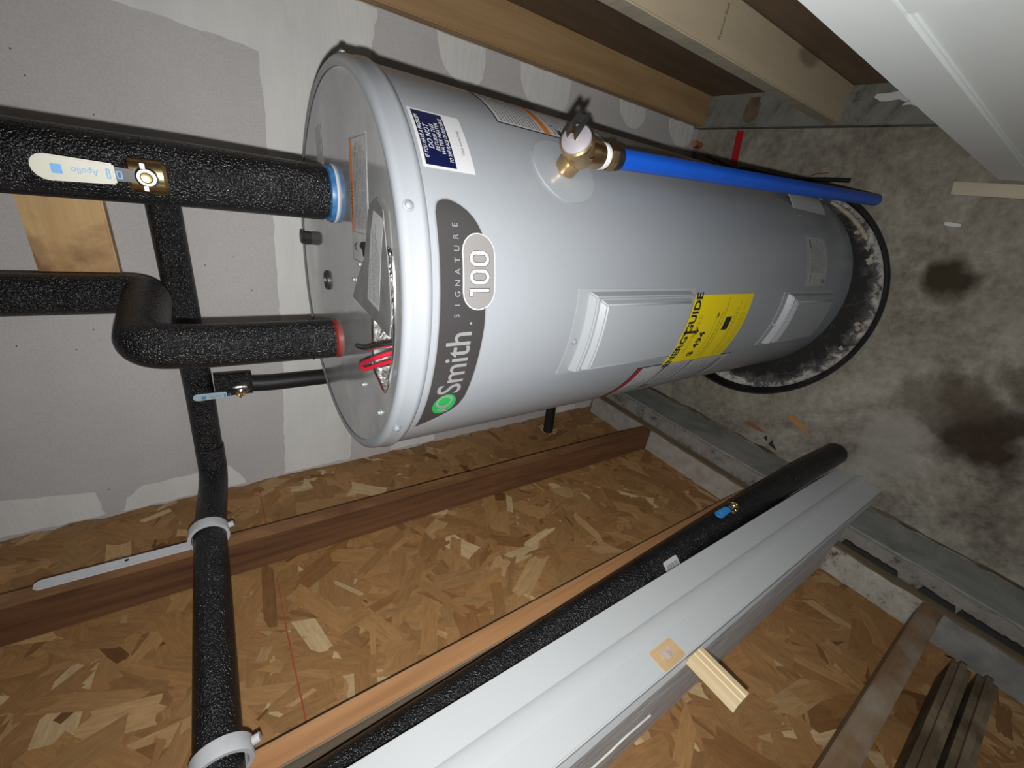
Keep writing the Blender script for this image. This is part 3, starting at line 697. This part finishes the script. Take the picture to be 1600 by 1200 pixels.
# small rating plate low on the right
g = cyl(-67.7, .28)
rp = Flat().rect(-AR(12.4), AR(12.4), -.060, .060).lay('rating_plate', 'label_grey', wh, g, .0004, .006, .0002)
Flat().frame(-AR(12), AR(12), -.057, .057, .0015).lines(-AR(6), AR(11), -.04, .045, 8, .003, .4).rect(-AR(11), -AR(9), -.048, -.03).rect(AR(6), AR(10), .035, .045).rect(-AR(11), -AR(7), .035, .042).text('UL', .018, -AR(9.2), .016).lay('plate_print', 'print_grey', rp, g, .0010, .006)
# document pouch by the drain
g = cyl(-37, .235)
po = Flat().poly([(-AR(8), .095), (AR(9), .115), (AR(10), -.075), (-AR(3), -.095)]).lay('document_pouch', 'label_white', wh, lambda x, y, h: g(x, y, h + .004 + .006 * math.sin(x * 60)), .0004, .006, .0006)
# flange round the relief valve opening
A0 = -47.3; ZV = 1.087
nd = Vector((math.cos(math.radians(A0)), math.sin(math.radians(A0)), 0))
g = cyl(A0, ZV)
Flat().poly([(.049 * math.cos(t_), .052 * math.sin(t_)) for t_ in [2 * PI * i / 48 for i in range(48)]]).lay('flange', 'flange_plastic', wh, g, .0003, .006, .0022)

# ---- relief valve
sp = Vector((TX, TY, ZV)) + nd * TR
up = Vector((0, 0, 1)); sd = up.cross(nd).normalized()
tilt = (nd * .62 + up * .78).normalized()
rv = thing('relief_valve', tuple(sp + nd * .002), 'brass pressure relief valve with a steel test lever on the tank side', 'valve')
def frame(o, z):
    z = Vector(z).normalized(); return Matrix.Translation(o) @ z.to_track_quat('Z', 'Y').to_matrix().to_4x4()
MB().lathe([(.0135, .002), (.0155, .004), (.0155, .014), (.0145, .018), (.016, .024), (.019, .031), (.019, .044), (.0, .050)], 32, frame(sp, nd)).build('inlet_body', 'brass', rv, smooth=.7)
bo = sp + nd * .034
MB().lathe([(.0, -.020), (.013, -.018), (.0185, -.010), (.020, .0), (.0205, .012), (.0215, .014), (.0215, .024), (.0195, .026)], 32, frame(bo, tilt)).build('bonnet', 'brass', rv, smooth=.7)
MB().lathe([(.0195, .0245), (.0185, .027), (.010, .031), (.0, .032)], 32, frame(bo, tilt)).build('cap', 'valve_cap', rv, smooth=.5)
stem = bo + tilt * .031
MB().tube([stem, stem + tilt * .013], .0045, 10).build('stem', 'brass_bright', rv, smooth=.7)
ld = (sd * .60 + nd * .50 - up * .55).normalized(); ls = ld.cross(tilt).normalized(); lt = ls.cross(ld)
m_ = MB()
for sg in (-1, 1): m_.prism([(-.008, -.005), (.022, -.004), (.027, 0), (.022, .006), (-.008, .006)], stem + tilt * .012 + ls * sg * .0055, ld, lt, ls, .0014)
m_.prism([(.008, -.0055), (.018, -.0055), (.018, .0069), (.008, .0069)], stem + tilt * .012 + lt * .005, ld, ls, lt, .0014)
m_.build('test_lever', 'dark_steel', rv)
out = sp + nd * .034 - up * .012
od = (Vector((.108, .44, .07)) - Vector((.062, .458, 1.03))).normalized()
MB().lathe([(.016, -.004), (.017, .004), (.0165, .022), (.0155, .024)], 28, frame(out, od)).build('outlet', 'brass', rv, smooth=.7)
MB().lathe([(.0158, .021), (.0168, .024), (.0158, .027), (.0165, .030), (.0150, .033)], 28, frame(out, od)).build('thread_tape', 'tape_white', rv, smooth=1)
MB().lathe([(.0175, .032), (.0185, .035), (.0185, .044), (.0165, .047), (.0, .047)], 8, frame(out, od)).build('coupling_nut', 'brass', rv, smooth=.3)
MB().lathe([(.0150, .045), (.0155, .046), (.0155, .058), (.0, .058)], 24, frame(out, od)).build('collar', 'wire_black', rv, smooth=.6)
dp = thing('discharge_pipe', (.108, .44, .07), 'straight blue plastic pipe dropping from the relief valve to the floor', 'pipe')
a = out + od * .054; bq = Vector((.108, .44, .07))
m_ = MB().tube([a, bq], .0135, 28, False); m_.tube([bq, a], .0105, 28, False); m_.build('pipe', 'pipe_blue', dp, smooth=1)
m_ = MB().lathe([(.0105, 0), (.0135, 0)], 28, frame(bq, od)); m_.build('cut_end', 'pipe_blue', dp)

# ---- drain pan
PX, PY = -.190, .653
pn = thing('drain_pan', (PX, PY, 0), 'round black plastic drain pan under the water heater', 'pan')
q = MB().lathe([(.0, .003), (.300, .003), (.313, .006), (.320, .016), (.3265, .046), (.3285, .050), (.334, .051), (.3365, .047), (.3365, .043), (.334, .041), (.3305, .041), (.3300, .010), (.32, .0), (.0, .0)], 128).build('pan', 'pan_black', None, smooth=.6)
q.location = (PX, PY, 0); attach(q, pn); q.location = (PX, PY, 0)
q = MB().lathe([(.2, .0045), (.299, .0045), (.3118, .0075), (.3160, .0125), (.3175, .0150)], 128).build('scale_deposit', 'pan_scale', None, smooth=.8)
q.location = (PX, PY, 0); attach(q, pn); q['kind'] = 'stuff'
rnd = random.Random(5)
for i in range(9):
    a_ = math.radians(rnd.uniform(-62, -28) if i < 6 else rnd.uniform(-112, -92)); r_ = rnd.uniform(.27, .296)
    x, y = PX + r_ * math.cos(a_), PY + r_ * math.sin(a_); s_ = rnd.uniform(.004, .009)
    pts = [(s_ * rnd.uniform(.5, 1.4) * math.cos(t_), s_ * rnd.uniform(.5, 1.4) * math.sin(t_)) for t_ in [2 * PI * j / 9 for j in range(9)]]
    MB().prism(pts, (x, y, .005), (1, .1, 0), (-.1, 1, 0), (0, 0, 1), rnd.uniform(.001, .003)).build('crust_flake', rnd.choice(['scale_crust', 'wire_black', 'scale_crust']), pn)
MB().tube(bend([(*P(-30, .290), .05), (*P(-38, .296), .032), (*P(-48, .302), .018), (*P(-56, .306), .010)], .03), [.004, .005] + [.006] * 13 + [.005], 10).build('yellowed_bead', 'scale_crust', pn, smooth=1)

# ================================================================== PIPES
def foam(name, pts, r, label, mat='foam_black', bendr=.0, cap_r=None):
    o = thing(name, pts[0], label, 'pipe')
    return o
# cold pipe straight up from the lid
CX, CY = -.045, .712
cp = thing('insulated_pipe', (CX, CY, ZL), 'thick black foam covered pipe rising from the blue gasket on the lid', 'pipe')
MB().tube([(CX, CY, ZL + .010), (CX, CY, ZL + .016), (CX + .002, CY, 1.50), (CX, CY + .004, 1.75), (CX, CY + .004, 2.42)], [.034, .0372, .0375, .038, .038], 40).build('foam_sleeve', 'foam_black', cp, smooth=1)
MB().lathe([(.030, 0), (.0395, 0), (.0400, .004), (.0385, .009), (.030, .011)], 36, Matrix.Translation((CX, CY, ZL))).build('gasket', 'gasket_blue', cp, smooth=.8)
MB().lathe([(.0405, 0), (.0410, .0012), (.0398, .0025)], 36, Matrix.Translation((CX, CY, ZL))).build('gasket_rim', 'label_white', cp, smooth=.8)
# tee branch running behind it, then along the back wall and the studs
YP, ZP, XP = 1.022, 1.55, -.706
bp = thing('insulated_pipe', (-.3, YP, ZP), 'black foam covered pipe running level along the back drywall', 'pipe')
MB().tube(bend([(CX, CY + .036, ZP + .004), (CX, YP, ZP), (-.50, YP, ZP), (-.628, YP - .012, ZP + .002)], .03), .0262, 32).build('foam_sleeve', 'foam_black', bp, smooth=1)
lp = thing('insulated_pipe', (XP, .5, ZP + .02), 'black foam covered pipe running level along the strand board studs', 'pipe')
MB().tube(bend([(-.6285, YP - .012, ZP + .001), (XP + .012, YP - .018, ZP + .002), (XP, YP - .06, ZP + .005), (XP, .82, ZP + .016), (XP, .40, ZP + .022), (XP, .29, ZP + .022)], .035), .0275, 32).build('foam_sleeve', 'foam_black', lp, smooth=1)
for Yc in (.825, .372):
    pass
# hot pipe: up, back, up
HX, HY = -.268, .718
hp_ = thing('insulated_pipe', (HX, HY, ZL), 'black foam covered pipe with an elbow above the red gasket', 'pipe')
MB().tube(bend([(HX - .007, HY, ZL + .008), (HX - .006, HY, 1.52), (HX - .003, HY + .008, 1.59), (-.252, .93, 1.59), (-.249, .93, 2.42)], .030, 8), .0325, 36).build('foam_sleeve', 'foam_black', hp_, smooth=1)
MB().lathe([(.028, 0), (.0335, 0), (.0335, .004), (.028, .007)], 36, Matrix.Translation((HX - .007, HY, ZL))).build('gasket', 'gasket_red', hp_, smooth=.8)
MB().lathe([(.0328, 0), (.0336, .001), (.0336, .0015), (.0328, .0025)], 36, Matrix.Translation((HX - .007, HY, ZL + .040))).build('sleeve_joint', 'foam_smooth', hp_, smooth=.8)
# thin drop behind the tank
DX = -.487
tp = thing('insulated_pipe', (DX, 1.012, 1.3), 'thin black foam covered pipe dropping behind the tank to the strand board', 'pipe')
MB().tube(bend([(DX + .008, 1.018, 1.50), (DX, 1.012, 1.43), (DX - .006, 1.012, .515), (XO + .004, 1.0, .50)], .03), .0185, 28).build('foam_sleeve', 'foam_smooth', tp, smooth=1)
MB().tube([(DX + .008, 1.016, 1.522), (DX + .006, 1.016, 1.452)], .0265, 28).build('foam_tee', 'foam_black', tp, smooth=1)
# splintered board round the stub
m_ = MB(); rnd = random.Random(9)
for i in range(9):
    a_ = rnd.uniform(0, 2 * PI); y, z = 1.0 + .022 * math.cos(a_), .50 + .022 * math.sin(a_)
    m_.prism([(0, -.003), (rnd.uniform(.012, .026), -.001), (rnd.uniform(.012, .026), .002), (0, .003)], (XO + .002, y, z), (rnd.uniform(.2, .7), math.cos(a_) * .7, math.sin(a_) * .7), (0, -math.sin(a_), math.cos(a_)), (1, 0, 0), .001)
m_.build('splinters', 'pale_wood', osb)
# vertical pipe by the jamb
def polar(deg, r_, z): return Vector((-r_ * math.cos(math.radians(deg)), r_ * math.sin(math.radians(deg)), z))
VK = [(1.535, 21.9, .768), (1.0, 23.1, .738), (.5, 24.2, .712), (.22, 24.6, .665), (.026, 24.3, .632)]
vpts = bend([polar(d_, r_, z) for z, d_, r_ in VK], .12, 8)
vb = vpts[-1]
vp = thing('insulated_pipe', tuple(vb), 'long black foam covered pipe standing beside the white door jamb', 'pipe')
MB().tube(vpts + [vb + Vector((.0005, -.0003, -.008))], [.0318] * (len(vpts) - 1) + [.0315, .028], 40).build('foam_sleeve', 'foam_black', vp, smooth=1)
def wz(z):
    for (z1, d1, r1), (z0, d0, r0) in zip(VK, VK[1:]):
        if z >= z0: t = (z - z0) / (z1 - z0); return polar(d0 + (d1 - d0) * t, r0 + (r1 - r0) * t, z)
dv = (wz(.5) - wz(.7)).normalized()
tocam = (Vector((0, 0, 0)) - Vector((-.6, .27, 0))).normalized()
# barcode sticker on it
def on_pipe(z, ang0):
    o = wz(z); e1 = (tocam - dv * tocam.dot(dv)).normalized(); e2 = dv.cross(e1)
    return lambda x, y, h: o + (e1 * math.cos(ang0 + x / .0318) + e2 * math.sin(ang0 + x / .0318)) * (.0318 + h) - dv * y
# ball valves
def ball_valve(o, axis, out_, L, label, body_mat, hmat, r=.016, ink=True, txt='Apollo', flip=1, bodyL=.045, hw_=.011):
    axis = Vector(axis).normalized(); out_ = Vector(out_); out_ = (out_ - axis * axis.dot(out_)).normalized(); side = axis.cross(out_)
    o = Vector(o)
    t = thing('ball_valve', tuple(o), label, 'valve', 'ball valves on the insulated pipes')
    ce = o - out_ * r * .62
    prof = [(0, -bodyL / 2), (r * .9, -bodyL / 2), (r, -bodyL * .42), (r, -bodyL * .08), (r * .93, -bodyL * .06), (r * .93, -bodyL * .03), (r * 1.02, 0), (r * 1.02, bodyL * .40), (r * .9, bodyL / 2), (0, bodyL / 2)]
    MB().lathe(prof, 28, frame(ce, axis)).build('valve_body', body_mat, t, smooth=.5)
    MB().lathe([(.0062, 0), (.0062, r * .75)], 16, frame(o, out_)).build('stem', 'brass', t, smooth=.7)
    hb = o + out_ * (r * .75)
    MB().lathe([(.0095, -.003), (.0105, 0), (.0105, .003), (.0085, .0045), (.0062, .0045)], 24, frame(hb, out_)).build('retaining_nut', 'chrome', t, smooth=.6)
    MB().lathe([(.0, .002), (.0050, .003), (.0060, .006), (.0066, .006), (.0068, .001)], 20, frame(hb, out_)).build('stem_end', 'brass_bright', t, smooth=.7)
    for s_ in (-1, 1): MB().prism([(-.0025, -.002), (.0025, -.002), (.0025, .002), (-.0025, .002)], hb + side * s_ * .0115 - axis * .002, side, axis, out_, .004).build('stop_lug', 'chrome', t)
    # handle runs up the pipe
    MB().prism([(.004, -.006), (.030, -.0075), (.030, .0075), (.004, .006)], hb - out_ * .002, -axis, side, out_, .002).build('handle_shank', 'dark_steel', t)
    k = 8
    pts = [(.026, -hw_ * .82)] + [(L - hw_ + hw_ * math.cos(a_), hw_ * math.sin(a_)) for a_ in [-PI / 2 + PI * i / k for i in range(k + 1)]] + [(.026, hw_ * .82)]
    hd = MB().prism(pts, hb + out_ * .000, -axis, side, out_, .0045).build('handle', hmat, t, bevel=.0015)
    if ink:
        fn = plane_fn(hb + out_ * .0048 - axis * (L * .55), axis * flip, out_.cross(axis * flip))
        sc = L / .11
        Flat().text(txt, .0105 * sc, 0, 0, xs=.9).frame(-.024 * sc, -.020 * sc, -.006 * sc, .006 * sc, .0011).frame(-.036 * sc, -.030 * sc, -.005 * sc, .005 * sc, .0014).rect(.021 * sc, .031 * sc, -.005 * sc, .006 * sc).lay('handle_print', 'ink_blue', hd, fn, 0)
    return t
cpos = Vector((CX, CY + .003, 1.542)); oc = Vector((0, 0, 1.5)) - cpos; oc.z = 0; oc.normalize(); oc = Matrix.Rotation(-.10, 3, 'Z') @ oc
ball_valve(cpos + oc * .0365, (0, 0, -1), oc, .090, 'brass ball valve with a cream lever on the pipe above the blue gasket', 'brass_bright', 'handle_cream', .022, flip=-1, bodyL=.036, hw_=.0125)
vpos = Vector((DX + .004, 1.012, 1.462)); ov = Vector((-.25, -1, .0)).normalized()
ball_valve(vpos + ov * .022 + Vector((.004, 0, .014)), (0, 0, -1), ov, .085, 'small ball valve with a pale blue lever against the back drywall', 'chrome', 'handle_pale_blue', .013, flip=-1, txt='Apollo', bodyL=.03, hw_=.009)
e1 = (tocam - dv * tocam.dot(dv)).normalized(); e1 = (Matrix.Rotation(.42, 3, 'Z') @ e1).normalized()
ball_valve(wz(.535) + e1 * .0315, dv, e1, .075, 'ball valve with a bright blue lever on the pipe beside the jamb', 'brass', 'handle_blue', .014, txt='Apollo', flip=-1, bodyL=.028, hw_=.010)
bs = Flat().poly([(q_[0], q_[1]) for q_ in rrect(-.016, .034, -.022, .022, .004)]).lay('barcode_sticker', 'label_white', vp, on_pipe(.80, .50), .0004, .004, .0002)
bar = Flat(); y = -.017
while y < .017:
    t_ = random.choice((.0008, .0014, .002)); bar.rect(-.008, .028, y, y + t_); y += t_ + random.choice((.0008, .0014))
bar.lay('barcode', 'print_grey', bs, on_pipe(.80, .50), .0009, .004)
# pipe clamps on the studs
for Yc, lb_ in ((.805, 'white plastic clamp holding the level pipe to the stud nearest the drywall'), (.380, 'white plastic clamp holding the level pipe at the photo edge')):
    zc = ZP + .0185
    t = thing('pipe_clamp', (XP, Yc, zc), lb_, 'clamp', 'white pipe clamps')
    M = Matrix.Translation((XP, Yc, zc)) @ Matrix.Rotation(PI / 2, 4, 'X')
    MB().lathe([(.0290, -.011), (.0345, -.011), (.0350, -.009), (.0350, .009), (.0345, .011), (.0290, .011), (.0290, -.011)], 40, M).build('band', 'clamp_white', t, smooth=.5)
    box('foot', XS + .0005, XP - .026, Yc - .012, Yc + .012, zc - .022, zc + .022, 'clamp_white', t, .002)
    MB().tube([(XP + .010, Yc - .0, zc - .0345), (XP + .012, Yc, zc - .043)], .006, 12).build('latch_tab', 'clamp_white', t, smooth=.7)

# ================================================================== SMALL THINGS
# backing board on the drywall
bb = MB().box(-.262, -.016, YB - .039, YB - .0015, 1.632, 1.735).build('backing_board', 'pine', None, bevel=.003)
tag(bb, 'knotty pine board fixed flat to the drywall behind the pipes', 'board')
# white strip on the stud
ws = thing('measuring_strip', (XS, .835, 1.7), 'flat white plastic strip with tick marks on the brown stud front', 'strip')
fn = plane_fn((XS + .0008, .8125, 1.70), (0, 0, 1), (0, -1, 0))
yl = lambda z: .752 + .030 * (z - ZS) + .033
tilt_fn = lambda x, y, h: Vector((XS + .0006 + h, yl(1.70 + x) - y, 1.70 + x))
Flat().poly([(-.152, -.011), (.116, -.011), (.122, -.006), (.122, .006), (.116, .011), (-.152, .011)]).lay('strip', 'strip_white', ws, tilt_fn, 0, 0, .002)
tk = Flat()
for i in range(48):
    x = -.146 + i * .0054; tk.rect(x, x + .0006, .011 - (.006 if i % 5 == 0 else .0035), .0105)
tk.lay('tick_marks', 'print_pale', ws, tilt_fn, .0023)
Flat().poly([(-.0 + .0032 * math.cos(a_), -.004 + .0032 * math.sin(a_)) for a_ in [PI * i / 8 for i in range(16)]]).lay('screw_hole', 'letter_black', ws, tilt_fn, .0024)
# wooden block nailed beside the jamb
m_ = MB()
m_.prism([(.925, -.637), (.925, -.623), (.935, -.621), (.937, -.6228), (.947, -.6215), (.949, -.6228), (.960, -.622), (.962, -.637)], (0, .1285, 0), (0, 0, 1), (1, 0, 0), (0, -1, 0), .080)
wbk = m_.build('wood_block', 'pale_wood', None); tag(wbk, 'short grooved pale wood block sticking out beside the bare latch mortise', 'block')
# wood shim along the floor under the door
sh = MB().prism([(.140, .318), (.168, .324), (.173, -.25), (.148, -.25)], (0, 0, 0), (1, 0, 0), (0, 1, 0), (0, 0, 1), .008).build('wood_shim', 'grey_wood', None, bevel=.001)
tag(sh, 'pale wood shim lying on the concrete below the white door', 'shim')
# two dark boards leaning on the strand board at the frame corner
for (y0, y1, z0, lb_) in ((-.170, -.140, .325, 'left of two dark weathered battens hung on the strand board by the photo corner'), (-.208, -.178, .315, 'outermost of two dark weathered battens hung on the strand board by the photo corner')):
    m_ = MB().box(XO + .0025, XS - .002, y0, y1, z0, 2.3)
    t = m_.build('batten', 'stud_dark', None, bevel=.010); tag(t, lb_, 'batten', 'dark battens by the door')
# sill seal foam strips on the kerb
for (y0, y1, lb_) in ((-.002, .122, 'black foam strip on the kerb ledge next to the jamb'), (-.112, -.046, 'short middle black foam strip on the kerb ledge'), (-.30, -.117, 'black foam strip on the kerb ledge farthest from the jamb')):
    p = wobble([(XS + .003, y0), (XS + .014, y0 + .004), (XS + .015, y1 - .003), (XS + .003, y1)], .0018, .008, int(1000 * y1))
    t = MB().prism(p, (0, 0, .1728), (1, 0, 0), (0, 1, 0), (0, 0, 1), .010).build('foam_strip', 'foam_scrap', None); tag(t, lb_, 'foam strip', 'sill foam strips')
# red tape, cable, copper stub, scraps
t = MB().prism([(.178, .885), (.280, .898), (.280, .922), (.178, .909)], (0, 0, 0), (1, 0, 0), (0, 1, 0), (0, 0, 1), .0012).build('red_tape', 'tape_red', None); tag(t, 'strip of dark red tape on the concrete behind the tank', 'tape')
t = MB().tube(bend([(.20, .985, .03), (.186, .93, .045), (.165, .86, .06), (.162, .80, .075), (.150, .74, .07), (.142, .66, .06), (.148, .58, .058), (.150, .52, .056)], .03), .0055, 12).build('drain_cable', 'wire_black', None, smooth=1); tag(t, 'black cable lying round the tank foot behind the blue pipe', 'cable')
t = MB().tube(bend([(.150, .90, .075), (.140, .83, .098), (.136, .78, .104), (.130, .72, .098)], .03), .0050, 12).build('flexible_lead', 'cable_grey', None, smooth=1); tag(t, 'grey glossy lead beside the black cable at the tank foot', 'cable')
t = MB().tube(bend([(.236, 1.045, .0), (.235, 1.044, .02), (.233, 1.042, .045)], .03), .011, 14).build('copper_stub', 'copper', None, smooth=1); tag(t, 'short copper pipe stub in the corner of the drywall and right studs', 'pipe')
def scrap(name, pts, z, mat, label, cat, h=.002, group=None):
    t = MB().prism(pts, (0, 0, 0), (1, 0, 0), (0, 1, 0), (0, 0, 1), h).build(name, mat, None); tag(t, label, cat, group)
scrap('wood_chip', [(-.634, .535), (-.618, .530), (-.626, .468), (-.634, .474)], 0, 'chip_brown', 'thin reddish brown wood chip on the concrete near the kerb', 'chip')
scrap('wood_chip', [(-.541, .425), (-.530, .412), (-.548, .372), (-.572, .338), (-.560, .382), (-.552, .408)], 0, 'chip_orange', 'curved orange wood chip on the concrete below the pan', 'chip')
scrap('foam_scrap', [(-.660, .440), (-.640, .432), (-.652, .428), (-.668, .410), (-.664, .430)], 0, 'foam_scrap', 'larger black foam scrap on the concrete by the kerb', 'scrap', .004)
scrap('foam_scrap', [(-.648, .462), (-.636, .455), (-.644, .450), (-.655, .448)], 0, 'foam_scrap', 'smaller black foam scrap touching the larger one', 'scrap', .003)
scrap('paint_chip', [(.079, .303), (.080, .290), (.078, .272), (.073, .270), (.071, .285), (.072, .300)], 0, 'joint_compound', 'small white flake on the concrete right of the pan', 'flake')
t = MB().tube(bend([(.139, .655, .002), (.165, .640, .010), (.172, .600, .003)], .03), .0014, 8).build('wire_offcut', 'gasket_red', None, smooth=1); tag(t, 'tiny curled red wire offcut on the concrete by the cable', 'wire')
